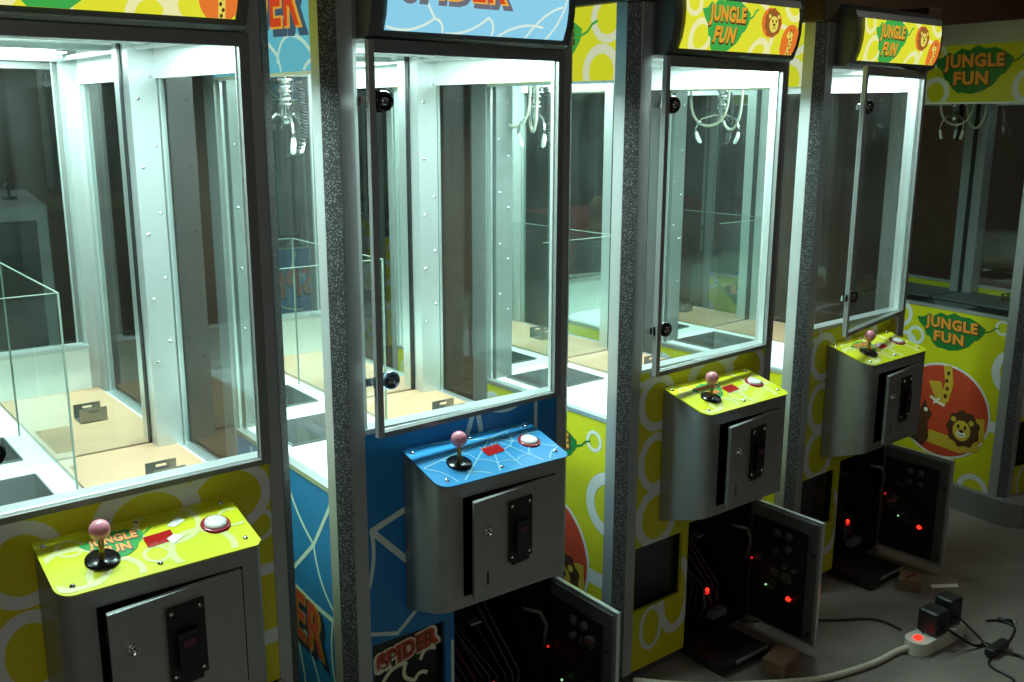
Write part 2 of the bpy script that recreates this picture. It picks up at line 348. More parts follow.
# ------------------------------------------------------------------ the crane machine
W, D, CH, FL, SP, RP = .80, .82, .034, .074, .0786, .7325
ZB, ZT, ZW, ZP, ZH, ZC = -.145, 2.18, .955, .775, 1.866, 2.0   # body bottom, top, sill, side-panel top, header bottom, ceiling
YM = .775                                                       # mirror plane
def machine(loc, yaw, theme, label, lit=1., open_door=3., service=True, skirt=False, signlit=True, zp=ZP, zh=ZH, idle=False, claw_at=(.165, .57), hose_at=(.15, .55, .16), spread=1., pz=-.09, pu=0., big=(.445, .31, .21)):
    R = bpy.data.objects.new('crane_machine', None); C.objects.link(R)
    R.location = (loc[0]*S, loc[1]*S, 0); R.rotation_euler = (0, 0, yaw); R.empty_display_size = .2
    tag(R, label, 'arcade machine', 'claw crane machines')
    col = {'jungle': 'yellow', 'spider': 'blue'}[theme]; plate = col+'_plate'
    # corner posts
    def post(outline, z0=ZB, z1=2.10, strip=None, name='corner_post'):
        b = B(); b.prism(outline, z0, z1, 'post_grey')
        if strip:
            (x0, y0), (x1, y1) = strip; d = Vector((x1-x0, y1-y0)).normalized(); n = Vector((d.y, -d.x))
            if n.y > 0: n = -n
            q = [(x0, y0), (x1, y1)]; h = .0015
            b.face([(q[0][0]+n.x*h, q[0][1]+n.y*h, z0), (q[1][0]+n.x*h, q[1][1]+n.y*h, z0), (q[1][0]+n.x*h, q[1][1]+n.y*h, z1), (q[0][0]+n.x*h, q[0][1]+n.y*h, z1)], 'textured_black')
        # bolts on the inner faces
        return b
    b = post([(0, SP), (0, CH), (CH, 0), (FL, 0), (FL, .03), (.036, .036), (.03, SP)], strip=((.001, CH-.001), (CH-.001, .001)))
    b.build('corner_post', R)
    b = post([(W, SP), (W-.03, SP), (W-.036, .036), (RP, .03), (RP, 0), (W-CH, 0), (W, CH)], strip=((W-CH+.001, .001), (W-.001, CH-.001)))
    b.build('corner_post', R)
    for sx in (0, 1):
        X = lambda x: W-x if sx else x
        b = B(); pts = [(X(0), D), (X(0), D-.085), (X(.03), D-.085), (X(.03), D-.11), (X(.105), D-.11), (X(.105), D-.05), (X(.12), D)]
        b.prism(pts if sx else pts[::-1], ZB, 2.10, 'post_grey' if idle else ('alu' if sx else 'alu_dark'))  # idle: posts darkened, the unlit cabinet's gloom is in their colour
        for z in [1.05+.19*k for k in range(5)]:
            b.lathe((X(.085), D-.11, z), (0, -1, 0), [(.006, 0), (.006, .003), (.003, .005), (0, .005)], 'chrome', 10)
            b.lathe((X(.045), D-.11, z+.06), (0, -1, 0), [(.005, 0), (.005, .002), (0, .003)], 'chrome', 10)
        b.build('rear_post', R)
    # lower body panels
    b = B(); b.box(.006, .022, .05, D, ZB, zp, col)
    F = Frame((.006, 0, 0), (0, 1, 0), (0, 0, 1), (-1, 0, 0), (SP+.001, D, ZB+.002, zp-.004))
    Fp = Frame((.006, pu, pz), F.u, F.v, F.n, (SP+.001-pu, D-pu, ZB+.002-pz, zp-.004-pz)); side_print(b, Fp, theme) if theme == 'jungle' else side_print(b, F, theme, big); b.box(.002, .03, SP, D, zp-.006, zp+.008, 'alu'); b.build('side_panel', R)
    b = B(); b.box(W-.022, W-.006, .05, D, ZB, zp, col)
    F = Frame((W-.006, 0, 0), (0, 1, 0), (0, 0, 1), (1, 0, 0), (SP+.001, D, ZB+.002, zp-.004))
    b.box(W-.03, W-.002, SP, D, zp-.006, zp+.008, 'alu')
    for c, r, w in (((.3, .6), .12, .04), ((.5, .3), .15, .05)): b.ring(F, c, r, r, w, 'ring' if theme == 'jungle' else 'web', 1)
    b.build('side_panel', R)
    b = B(); b.box(.03, W-.03, D-.02, D, ZB, zp, 'steel_grey'); b.build('rear_panel', R)
    # front panel with its two openings
    OX0, OX1, OZ0, OZ1 = .352, .7325, -.142, .347; VX0, VX1, VZ0, VZ1 = .08, .32, .085, .322
    b = B()
    F = Frame((0, .004, 0), (1, 0, 0), (0, 0, 1), (0, -1, 0))
    cells = [(FL, RP, OZ1, ZW-.012), (VX1, OX0, ZB, OZ1), (FL, VX1, ZB, VZ0), (FL, VX0, VZ0, OZ1), (VX0, VX1, VZ1, OZ1)]
    for x0, x1, z0, z1 in cells:
        b.box(x0, x1, .004, .016, z0, z1, col)
        F.rect = (x0, x1, z0, z1); front_print(b, F, theme)
    b.build('front_panel', R)
    # prize flap
    b = B(); b.box(VX0, VX1, .03, .04, VZ0, VZ1, 'black_gloss'); b.box(VX0, VX1, .016, .2, VZ0-.01, VZ0, 'black'); b.box(VX0-.01, VX0, .016, .2, VZ0, VZ1, 'black')
    b.box(VX1, VX1+.01, .016, .2, VZ0, VZ1, 'black'); b.box(VX0, VX1, .016, .2, VZ1, VZ1+.01, 'black'); 
    if theme == 'spider':
        F2 = Frame((0, .03, 0), (1, 0, 0), (0, 0, 1), (0, -1, 0), (VX0, VX1, VZ0, VZ1))
        for m, d, lay, bold in (('cream', 0, 1, .17), ('spider_red', 0, 2, .10), ('letter_shadow', 0, 3, .0)):
            b.text(F2, 'SPIDER', (.205, .255), .066, m, lay, bold, .16, .85, .1)
        for p, q, k in (((.12, .17), (.20, .215), .2), ((.20, .215), (.23, .15), -.3), ((.23, .15), (.27, .16), .3), ((.25, .21), (.30, .23), .3), ((.10, .12), (.16, .16), .2)):
            b.arc(F2, p, q, k, .012, 'cream', 1)
    b.build('prize_flap', R, label='black prize flap' if theme == 'jungle' else 'black prize flap with tilted red SPIDER logo')
    # service bay
    b = B(); b.box(OX0-.03, OX1-.003, .016, .55, OZ0-.01, OZ1+.02, 'black', skip=('f',)); bay = b.build('service_bay', R)
    if service:
        b = B(); b.box(.42, .66, .40, .41, -.02, .24, 'pcb')
        for k in range(26):
            x = random.uniform(.43, .63); z = random.uniform(-.01, .22); b.box(x, x+random.uniform(.01, .03), .385, .40, z, z+random.uniform(.008, .025), random.choice(('black', 'black', 'wire_grey', 'bracket')))
        b.build('circuit_board', bay)
        b = B(); b.box(.41, .50, .18, .34, OZ0, OZ0+.10, 'black'); b.lathe((.40, .10, -.07), (0, -1, 0), [(.02, 0), (.028, .003), (.02, .006), (.012, .006), (.012, 0)], 'wire_grey', 16); b.build('power_supply', bay)
        b = B()
        b.tube([(.52, .06, .01), (.525, .055, -.06), (.52, .08, -.12)], .007, 'wire_grey', 8); b.tube([(.535, .06, .0), (.56, .05, -.06), (.60, .06, -.11)], .005, 'wire_red', 6)
        b.tube([(.62, .02, .26), (.66, -.02, .25), (.685, -.02, .20), (.69, .0, .12)], .007, 'hose_shaded', 8)
        for k in range(9):
            x = .42+.03*k; b.tube([(x, .36, .22), (x+.02*math.sin(k), .25, .10+.02*math.cos(2*k)), (x+.04, .14, -.02*k*.3), (x+.03*math.cos(k), .1, -.1)], .0035, random.choice(('black', 'wire_grey', 'wire_red', 'black')), 6)
        b.box(.56, .64, .04, .07, -.122, -.09, 'grey_tray'); b.box(.43, .47, .03, .06, .255, .262, 'bracket')
        b.build('wiring', bay)
        b = B(); b.ball((.530, .05, .012), .0075, 'led_red', 12); b.box(.522, .538, .045, .055, -.004, .002, 'led_dim'); b.build('indicator_light', bay, label='bright red indicator light')
        # hinged service door standing open
        L = .300; b = B()
        b.box(OX0-.004, .60, -.185, .02, -.168, -.138, 'black'); b.box(.42, .60, -.188, -.185, -.150, -.138, 'alu'); b.build('equipment_tray', bay); b = B()
        hx, hy = OX1-.008, -.002
        b.box(hx-.003, hx+.012, hy-L, hy, OZ0+.002, OZ1, 'alu'); b.box(hx-.010, hx-.003, hy-L+.012, hy-.004, OZ0+.014, OZ1-.012, 'dark_metal'); b.box(hx-.014, hx-.010, hy-L+.05, hy-.004, OZ0+.02, OZ1-.055, 'black')
        for z in (OZ0+.05, .22): b.lathe((hx-.012, hy-L+.02, z), (-1, 0, 0), [(.008, 0), (.008, .01), (0, .012)], 'black', 10)
        sd = b.build('service_door', R, bevel=.0015)
        b = B(); b.box(hx-.022, hx-.010, hy-.20, hy-.04, .02, .2, 'pcb')
        for k in range(14):
            y = random.uniform(hy-.25, hy-.05); z = random.uniform(.0, .24); b.box(hx-.034, hx-.010, y, y+random.uniform(.012, .04), z, z+random.uniform(.01, .03), random.choice(('black', 'wire_grey', 'bracket', 'black')))
        for q in range(2):
            for w in range(2): b.lathe((hx-.010, hy-.17+.05*q, .205+.05*w), (-1, 0, 0), [(.016, 0), (.016, .016), (.01, .02), (0, .02)], 'wire_grey', 14)
        b.build('control_board', sd)
        b = B(); b.ball((hx-.020, -.190, .015), .010, 'led_red', 12); b.build('indicator_light', sd, label='round red indicator light')
        b = B(); b.ball((hx-.040, -.03, .128), .0045, 'led_dim', 8); b.build('indicator_light', sd, label='faint red indicator light')
        b = B(); b.ball((hx-.040, -.10, .045), .004, 'led_green', 8); b.build('indicator_light', sd, label='faint green indicator light')
    # feet
    for x, y in ((.06, .07), (W-.06, .07), (.06, D-.07), (W-.06, D-.07)):
        b = B(); b.lathe((x, y, -ZF), (0, 0, 1), [(0, 0), (.028, 0), (.028, .012), (.012, .016), (.012, ZF+ZB+.002)], 'black', 14); b.build('foot', R)
    if skirt:
        b = B(); z1 = -.055
        b.prism([(-.03, D), (-.03, -.02), (.01, -.10), (W-.01, -.10), (W+.03, -.02), (W+.03, D)], -ZF, z1, 'frame_dark')
        b.build('base_skirt', R, bevel=.004, label='silver grey skirt around the base')
    # cabinet deck: white tray with a chute hole at the back left, tan board to its right
    ZD = .785
    HX0, HX1, HY0, HY1 = .07, .35, .45, .70
    b = B()
    for x0, x1, y0, y1 in ((.03, HX0, .02, YM), (HX1, .415, .02, YM), (HX0, HX1, .02, HY0), (HX0, HX1, HY1, YM), (.415, W-.03, .02, YM)):
        b.box(x0, x1, y0, y1, ZD-.02, ZD-(.006 if x0 > .41 else 0), 'black' if idle else 'white_panel')  # idle: deck blackened in its colour to read as a dark opening
    b.build('deck', R)
    b = B(); t = .004
    b.box(HX0, HX0+t, HY0, HY1, ZD-.2, ZD+.006, 'grey_tray'); b.box(HX1-t, HX1, HY0, HY1, ZD-.2, ZD+.006, 'grey_tray'); b.box(HX0, HX1, HY0, HY0+t, ZD-.2, ZD+.006, 'grey_tray')
    b.box(HX0, HX1, HY1-t, HY1, ZD-.2, ZD+.006, 'grey_tray'); b.box(HX0, HX1, HY0, HY1, ZD-.205, ZD-.195, 'grey_tray'); b.build('prize_chute', R)
    b = B(); b.box(.425, W-.045, .025, YM-.008, ZD-.006, ZD+.006, 'grey_tray' if idle else 'board'); fb = b.build('floor_board', R, bevel=.0015)  # idle: board darkened too, shade of the unlit cabinet in its colour
    b = B(); x0, y0 = .575, .385
    b.box(x0, x0+.085, y0, y0+.075, ZD+.006, ZD+.009, 'bracket')
    for yy in (y0, y0+.072):
        b.box(x0, x0+.085, yy, yy+.003, ZD+.009, ZD+.036, 'bracket'); b.box(x0, x0+.028, yy, yy+.003, ZD+.036, ZD+.044, 'bracket'); b.box(x0+.058, x0+.085, yy, yy+.003, ZD+.036, ZD+.044, 'bracket')
        b.box(x0, x0+.085, yy, yy+.003, ZD+.044, ZD+.052, 'bracket')
    b.build('handle_bracket', fb)
    # chute guard of clear acrylic
    if not idle:
     b = B(); gx, gy, g0, g1 = .395, .45, ZD+.001, 1.33; t = .0025
     b.face([(.035, gy, g0), (gx, gy, g0), (gx, gy, g1), (.035, gy, g1)], 'acrylic'); b.face([(gx, gy, g0), (gx, YM-.003, g0), (gx, YM-.003, g1), (gx, gy, g1)], 'acrylic')
     b.box(.035, gx+t, gy-t, gy+t, g1, g1+.002, 'acrylic_edge'); b.box(gx-t, gx+t, gy+t, YM-.003, g1, g1+.002, 'acrylic_edge'); b.box(gx-t, gx+t, gy-t, gy+t, g0, g1, 'acrylic_edge')
     b.build('chute_guard', R)
    # inner walls: white band under the ceiling, sill, mirror
    b = B(); b.box(.03, W-.03, .02, YM+.02, ZC, ZC+.01, 'white_panel'); b.build('ceiling_panel', R)
    b = B(); b.box(.10, W-.10, YM, YM+.004, ZD-.01, ZC, 'mirror'); b.build('rear_mirror', R, label='mirror across the back of the cabinet')
    b = B(); b.box(.104, .109, YM-.012, YM-.001, ZD, ZC, 'black'); b.box(W-.109, W-.104, YM-.012, YM-.001, ZD, ZC, 'black'); b.build('mirror_seal', R)
    # side windows and side header panels
    for sx in (0, 1):
        xa = W-.016 if sx else .016
        b = B(); b.face([(xa, SP-.01, zp), (xa, D-.08, zp), (xa, D-.08, zh+.01), (xa, SP-.01, zh+.01)], 'pane')
        for y0, y1 in ((SP-.01, SP+.004), (D-.10, D-.08)): b.box(xa-.004, xa+.004, y0, y1, zp, zh, 'alu')
        b.build('side_window', R)
        b = B(); x0, x1 = (W-.03, W-.006) if sx else (.006, .03)
        b.box(x0, x1, .05, D, zh, 2.13, 'white_panel'); 
        xo = W-.006 if sx else .006
        F = Frame((xo, 0, 0), (0, 1, 0), (0, 0, 1), (1 if sx else -1, 0, 0), (SP+.001, D, zh+.01, 2.13))
        b.face([F.at(SP, zh+.008, EPS*.6), F.at(D, zh+.008, EPS*.6), F.at(D, 2.13, EPS*.6), F.at(SP, 2.13, EPS*.6)], ('h_'+col if signlit else col))
        if not sx: header_print(b, Frame((xo-EPS*.6, pu, 0), (0, 1, 0), (0, 0, 1), (-1, 0, 0), (F.rect[0]-pu, F.rect[1]-pu, F.rect[2], F.rect[3])), theme, signlit)
        b.build('header_side_panel', R)
        b = B(); x0, x1 = (W-.085, W+.02) if sx else (-.02, .085)
        b.box(x0, x1, -.012, D, 2.10, ZT+.015, 'post_grey' if idle else 'brown_wood'); b.build('top_rail', R, bevel=.004, label='grey rail along the top edge' if idle else 'brown wooden rail along the top edge')
    # front fascia above the window, sill and frame
    b = B(); b.box(FL, RP, .0, .03, 1.947, 2.16, 'frame_dark'); b.box(FL, RP, .03, .036, 1.94, 2.0, 'white_panel')
    b.box(.085, W-.085, .0, D, 2.13, 2.16, 'dark_metal'); b.build('front_fascia', R)
    b = B(); b.box(FL, RP, .0, .05, ZW-.014, ZW, 'alu'); b.box(FL, RP, .022, .03, ZD, ZW-.014, 'white_panel')
    b.box(FL-.002, FL+.012, .006, .03, ZW, 1.947, 'alu'); b.box(RP-.012, RP+.002, .008, .03, ZW, 1.947, 'alu'); b.build('window_surround', R)
    # hinged window door, slightly ajar
    a = math.radians(open_door); hx, hy = RP-.002, -.004; L = hx-FL-.012; ca, sa = math.cos(a), math.sin(a)
    def dp(u, w, z): return (hx-u*ca-w*sa, hy-u*sa+w*ca*-1 if False else hy-u*sa-w*ca, z)   # u from hinge, w outwards
    def dbox(b, u0, u1, w0, w1, z0, z1, m):
        vs = [dp(u, w, z) for u in (u0, u1) for w in (w0, w1) for z in (z0, z1)]
        b.grid(vs, [(0, 1, 3, 2), (4, 6, 7, 5), (0, 4, 5, 1), (2, 3, 7, 6), (0, 2, 6, 4), (1, 5, 7, 3)], m)
    d0, d1 = ZW-.012, 1.944; tk = .016
    b = B()
    dbox(b, L-.018, L, -.002, tk, d0, d1, 'post_grey'); dbox(b, 0, .024, -.002, tk, d0, d1, 'frame_dark')
    dbox(b, .024, L-.018, -.002, tk, d0, d0+.014, 'frame_dark'); dbox(b, .024, L-.018, -.002, tk, d1-.03, d1, 'frame_dark')
    dbox(b, .022, .028, -.004, -.001, d0, d1, 'alu'); dbox(b, .0, L, -.006, -.002, d0, d0+.016, 'alu'); dbox(b, L-.012, L-.004, -.008, -.002, d0, d1, 'alu')
    wd = b.build('window_door', R, bevel=.0015)
    b = B(); b.face([dp(.02, .004, d0+.01), dp(L-.014, .004, d0+.01), dp(L-.014, .004, d1-.02), dp(.02, .004, d1-.02)], 'pane'); b.build('door_glass', wd)
    ax = Vector(dp(0, 1, 0))-Vector(dp(0, 0, 0))
    for z, big in ((1.093, 1), (1.80, 0)):
        b = B(); c = Vector(dp(L-.045, 0, z)); m = 'chrome_blue' if (theme == 'spider' and big) else 'black_gloss'
        b.lathe(c, ax, [(0, -.03), (.012, -.03), (.012, 0), (.024, .0), (.026, .008), (.023, .017), (.017, .018), (.016, .013), (0, .012)], m, 22)
        b.lathe(c+ax*.012, ax, [(.011, 0), (.011, .006), (.006, .008), (0, .006)], 'chrome', 14)
        if big:
            for k in range(3):
                an = k*2*PI/3+.5; e1 = Vector(dp(1, 0, 0))-Vector(dp(0, 0, 0)); p = c+ax*.019+(e1*math.cos(an)+Vector((0, 0, 1))*math.sin(an))*.010; b.ball(p, .0045, 'black', 8)
            dbox(b, L-.060, L+.004, .0, .006, z-.014, z+.014, m)
        else:
            dbox(b, L-.050, L-.016, -.004, .012, z-.026, z+.024, 'black'); dbox(b, L-.078, L-.048, -.02, -.004, z-.012, z+.022, 'black')
        dbox(b, L+.002, L+.022, -.012, -.004, z-.010, z+.010, 'chrome')
        b.build('door_lock' if big else 'door_latch', wd)
    # lamp tube and gantry
    b = B()
    if lit: b.tube([(.11, .12, ZC-.035), (W-.11, .12, ZC-.035)], .013, 'tube', 12)
    else: b.tube([(.11, .12, ZC-.035), (W-.11, .12, ZC-.035)], .013, 'tip', 12)
    for x in (.09, W-.11): b.box(x, x+.02, .10, .14, ZC-.055, ZC, 'white_panel')
    b.box(.09, W-.09, .105, .135, ZC-.014, ZC, 'white_panel'); b.build('lamp_tube', R)
    b = B()
    for x in (.075, W-.085): b.box(x, x+.012, .05, YM-.03, ZC-.06, ZC-.045, 'alu')
    b.box(.07, W-.07, .545, .56, ZC-.05, ZC-.035, 'alu'); b.box(.07, W-.07, .60, .612, ZC-.05, ZC-.035, 'alu')
    b.box(.13, .25, .53, .63, ZC-.11, ZC-.03, 'alu'); b.box(.15, .2, .51, .53, ZC-.1, ZC-.05, 'black')
    gt = b.build('gantry', R, bevel=.001)
    # claw
    cx, cy, cz = *claw_at, 1.865; b = B()
    b.tube([(cx, cy, ZC-.06), (cx, cy, cz-.02)], .003, 'chrome', 6)
    b.lathe((cx, cy, cz-.10), (0, 0, 1), [(0, 0), (.018, 0), (.018, .03), (.021, .03), (.021, .036), (.017, .036), (.017, .066), (.021, .066), (.021, .072), (.017, .072), (.017, .096), (.024, .098), (.024, .106), (0, .106)], 'chrome', 18)
    b.lathe((cx, cy, cz-.125), (0, 0, 1), [(0, 0), (.010, 0), (.014, .02), (.010, .03)], 'chrome', 14)
    cl = b.build('claw', R)
    for k in range(3):
        an = k*2*PI/3+.35; ux, uy = math.cos(an), math.sin(an); b = B()
        P = lambda r, dz: (cx+ux*r, cy+uy*r, cz+dz)
        b.tube([P(.012, -.10), P(.03, -.095), P(.05*spread, -.112), P(.064*spread, -.15), P(.062*spread, -.17)], .0042, 'chrome', 8)
        b.tube([P(.062*spread, -.165), P(.059*spread, -.185), P(.052*spread, -.206), P(.048*spread, -.211)], [.006, .0085, .008, .003], 'tip', 10)
        b.build('claw_prong', cl)
    b = B(); n = 150; path = []
    for i in range(n+1):
        t = i/n; base = Vector((cx+.040+.012*math.sin(t*PI), cy-.005, cz+.0-.22*t if t < .7 else cz-.154-.06*math.sin((t-.7)/.3*PI/2)))
        base += Vector((-.06*max(0, (t-.7)/.3)**1.3, -.03*max(0, (t-.7)/.3), 0)); an = t*2*PI*26
        path.append(base+Vector((math.cos(an)*.010, math.sin(an)*.010, 0)))
    b.tube(path, .0036, 'black', 5); b.build('coiled_cable', cl)
    b = B()
    for (x, y, w, h, dy) in ((hose_at[0], hose_at[1], .04, .155, hose_at[2]*.5), (hose_at[0]+.03, hose_at[1]-hose_at[2]*.55, -.05, .17, hose_at[2]*.42)):
        pts = [(x-w*.5*math.cos(t*PI)+.0, y+dy*math.cos(t*PI), 1.90-.02-h*math.sin(t*PI)**.62) for t in [i/22 for i in range(23)]]
        b.tube([(pts[0][0], pts[0][1], 1.94)]+pts+[(pts[-1][0], pts[-1][1], 1.94)], .0058, 'hose', 8)
    b.build('air_hose', R)
    # bulging sign box
    prof = [(-.036, 1.945), (-.056, 1.954), (-.073, 1.996), (-.081, 2.036), (-.083, 2.076), (-.080, 2.116), (-.070, 2.142), (-.04, 2.156)]
    b = B(); out = [(.0, 1.948)]+prof+[(.0, 2.17)]
    b.prism(out, .085, .712, 'dark_metal', axis='x'); sh = b.build('sign_housing', R, bevel=.003)
    def sgn(a, z, h):
        # curved face of the sign
        q = [(-.0722, 1.964), (-.088, 2.00), (-.096, 2.04), (-.098, 2.08), (-.0953, 2.118)]
        z = min(max(z, 1.964), 2.118)
        D0 = Vector((0, .010, -.001))
        for (y0, z0), (y1, z1) in zip(q, q[1:]):
            if z <= z1+1e-9: t = (z-z0)/(z1-z0); return Vector((a, y0+(y1-y0)*t-h*1.6-.0015, z))+D0
    X0, X1, Z0, Z1 = .125, .682, 1.967, 2.115
    F = Frame((0, 0, 0), (1, 0, 0), (0, 0, 1), (0, -1, 0), (X0, X1, Z0, Z1), sgn)
    class Sliced(B):
        def poly(s, F, pts, m, lay=1, rect='F'):
            for za, zb in zip((1.96, 2.0, 2.04, 2.08), (2.0, 2.04, 2.08, 2.12)):
                q = clip(clip(list(pts), F.rect), (X0, X1, max(za, Z0), min(zb, Z1)))
                if len(q) >= 3: s.face([F.at(u, v, EPS*lay) for u, v in q], m)
    b = Sliced(); e = signlit
    yl, pale, gr, og, dor, brn, tn, drk = ('s_yellow', 's_pale', 's_green', 's_orange', 's_dorange', 's_brown', 's_tan', 's_dark') if e else ('yellow', 'ring', 'leaf', 'letters', 'letters', 'brown_print', 'tan_print', 'letter_shadow')
    if theme == 'jungle':
        b.poly(F, [(X0, Z0), (X1, Z0), (X1, Z1), (X0, Z1)], yl, 0)
        for c, r, w in (((.205, 2.005), .055, .02), ((.16, 2.10), .04, .016), ((.50, 1.965), .05, .02), ((.655, 2.12), .05, .02), ((.44, 2.02), .12, .02), ((.6, 2.0), .06, .014)): b.ring(F, c, r, r, w, pale, 1)
        leaf(b, F, (.31, 2.045), .115, .088, (gr, og, drk), 2)
        b.disc(F, (.535, 2.062), .052, .046, dor, 2, 28); lion(b, F, (.54, 2.062), .042, brn, tn, drk, 3)
        b.disc(F, (.645, 2.01), .048, .052, dor, 2, 28); giraffe(b, F, (.64, 2.01), .045, tn, drk, brn, 3)
    else:
        b.poly(F, [(X0, Z0), (X1, Z0), (X1, Z1), (X0, Z1)], 's_blue', 0)
        for p, q, k in (((.13, 1.975), (.26, 2.0), -.12), ((.26, 2.0), (.29, 1.967), .2), ((.30, 1.967), (.42, 2.01), -.1), ((.42, 2.01), (.44, 1.967), .2), ((.46, 1.967), (.60, 1.995), .1), ((.55, 1.967), (.66, 2.05), .1), ((.62, 1.967), (.68, 2.09), -.06), ((.68, 2.09), (.60, 2.115), .2), ((.26, 2.0), (.2, 2.115), .05)):
            b.arc(F, p, q, k, .006, 's_web', 1, 8)
        for m, d, lay, bold in (('s_shadow', .007, 2, .09), ('s_edge', 0, 3, .06), ('s_red', 0, 4, .025)):
            b.text(F, 'SPIDER', (.315+d, 2.079-d*1.2), .105, m, lay, bold, -.0, .86)
    b.build('sign_panel', sh, label='glowing printed sign panel' if e else 'unlit printed sign panel')
    # control box
    bd, bl, br = .189, .19, .62; zb, zf, zu, zub = .872, .822, .465, .40
    r = .035; n = 6
    edge = [(bl, 0)]+[(bl+r-r*math.cos(k*PI/2/n), -bd+r-r*math.sin(k*PI/2/n)) for k in range(n+1)]+[(br-.012, -bd), (br, -bd+.012), (br, 0)]
    top = lambda x, y: (x, y, zb+(zf-zb)*(-y/bd)); bot = lambda x, y: (x, y, zub+(zu-zub)*(-y/bd))
    b = B(); k = len(edge); vs = [bot(*p) for p in edge]+[top(*p) for p in edge]
    opx0, opx1, opz0, opz1 = .257, .572, .497, .782
    fi = n+1  # index of the front run
    b.grid(vs, [(i, i+1, k+i+1, k+i) for i in range(k-1) if i != fi], 'steel_grey', True)
    x0 = edge[fi][0]; x1 = edge[fi+1][0]; zt, zz = zf, zu
    for (xa, xb, za, zb2) in ((x0, opx0, zz, zt), (opx1, x1, zz, zt), (opx0, opx1, opz1, zt), (opx0, opx1, zz, opz0)):
        b.face([(xa, -bd, za), (xb, -bd, za), (xb, -bd, zb2), (xa, -bd, zb2)], 'steel_grey')
    b.face([bot(*p) for p in edge][::-1], 'steel_grey')
    b.box(opx0, opx1, -bd+.0005, -.03, opz0, opz1, 'black', skip=('f',))
    cb = b.build('control_box', R)
    b = B(); b.lathe((.30, -bd+.09, .66), (-1, 0, 0), [(.014, 0), (.018, .004), (.012, .01), (0, .01)], 'wire_grey', 14); b.build('lock_catch', cb)
    # control plate
    tv = Vector((0, -bd, zf-zb)); tl = tv.length; V = -tv/tl; N = Vector((0, -V.z, V.y)); N = N if N.z > 0 else -N
    F = Frame((0, 0, zb), (1, 0, 0), V, N)    # v runs from the back edge (0) to the front (-tl)
    b = B(); ov = .004
    ol = [(bl-ov, .002)]+[(bl-ov+r-r*math.cos(q*PI/2/n), -tl-ov+r-r*math.sin(q*PI/2/n)) for q in range(n+1)]+[(br+ov-.014, -tl-ov), (br+ov, -tl-ov+.014), (br+ov, .002)]
    lo = [F.at(x, v, 0) for x, v in ol]; hi = [F.at(x, v, .004) for x, v in ol]; k = len(ol)
    b.grid(lo+hi, [(i, (i+1) % k, k+(i+1) % k, k+i) for i in range(k)], plate); b.face(hi, plate); b.face(lo[::-1], plate)
    F = Frame(F.at(0, 0, .004), (1, 0, 0), V, N, (bl+.004, br-.004, -tl+.006, -.001))
    if theme == 'jungle':
        for c, rr, w in (((.24, -.12), .075, .02), ((.25, -.05), .03, .008), ((.31, -.17), .06, .018), ((.46, -.05), .075, .018), ((.405, -.14), .03, .010), ((.50, -.16), .075, .02), ((.60, -.08), .035, .01)): b.ring(F, c, rr, rr, w*.8, 'ring_pale', 1)
        leaf(b, F, (.335, -.072), .068, .05, ('leaf_plate', 'letters', 'letter_shadow'), 2)
    else:
        c = (.455, -.035); A = [-2.9, -2.45, -2.0, -1.55, -1.1, -.6, -.15, .2, 2.95]
        ends = [(c[0]+math.cos(t)*.4, c[1]+math.sin(t)*.4) for t in A]
        for e2 in ends: b.line(F, [c, e2], .0038, 'web_blue', 1)
        for rr in (.07, .13, .2, .27):
            for t0, t1 in zip(A[:-2], A[1:-1]): b.arc(F, (c[0]+rr*math.cos(t0), c[1]+rr*math.sin(t0)), (c[0]+rr*math.cos(t1), c[1]+rr*math.sin(t1)), .14, .0034, 'web_blue', 1, 6)
    cp = b.build('control_plate', R, label=('yellow leaf printed' if theme == 'jungle' else 'blue web printed')+' control plate')
    for x, v in ((.205, -.022), (.40, -.016), (.597, -.018), (.222, -tl+.024), (.40, -tl+.022), (.595, -tl+.03)):
        b = B(); b.lathe(F.at(x, v, 0), N, [(.0065, 0), (.0065, .0015), (.004, .0045), (0, .005)], 'chrome', 10); b.build('screw', cp)
    jx, jv = .298, -.115; b = B(); o = F.at(jx, jv, .001)
    b.lathe(o, N, [(0, .005), (.034, .005), (.036, .003), (.036, 0)][::-1], 'black_gloss', 26); b.tube([o, o+Vector((0, .0, .055))], .0062, 'brass', 10); b.ball(o+Vector((0, 0, .069)), .0225, 'pink', 22)
    b.build('joystick', cp, label='ball-top joystick with translucent pink knob')
    b = B(); o = F.at(.555, -.092, 0)
    b.lathe(o, N, [(0, .004), (.027, .004), (.029, .006), (.033, .004), (.034, 0)][::-1], 'red_plastic', 26); b.lathe(o, N, [(0, .013), (.018, .012), (.0245, .009), (.025, .003)][::-1], 'button_white', 24)
    b.build('push_button', cp, label='white push button with red collar')
    b = B(); F3 = Frame(F.at(0, 0, .001), (1, 0, 0), V, N)
    b.fan(F3, (.43, -.092), [(.395, -.075), (.395, -.115), (.458, -.108), (.458, -.070)], 'display', 1)
    b.build('credit_display', cp, label='small red display window')
    if loc[0] < .1:
        b = B(); b.fan(F3, (.475, -.05), [(.455, -.055), (.47, -.065), (.50, -.05), (.49, -.032)], 'paper', 1); b.build('paper_scrap', cp); b = B(); b.fan(F3, (.455, -.105), [(.44, -.10), (.445, -.125), (.475, -.105), (.46, -.09)], 'paper', 2); b.build('paper_scrap', cp)
    # coin door, ajar at its left edge
    a = math.radians(6.5); hx, hy = opx1-.004, -bd-.002; ca, sa = math.cos(a), math.sin(a); L = .303
    dp = lambda u, w, z: (hx-u*ca-w*sa, hy-u*sa-w*ca if True else 0, z)
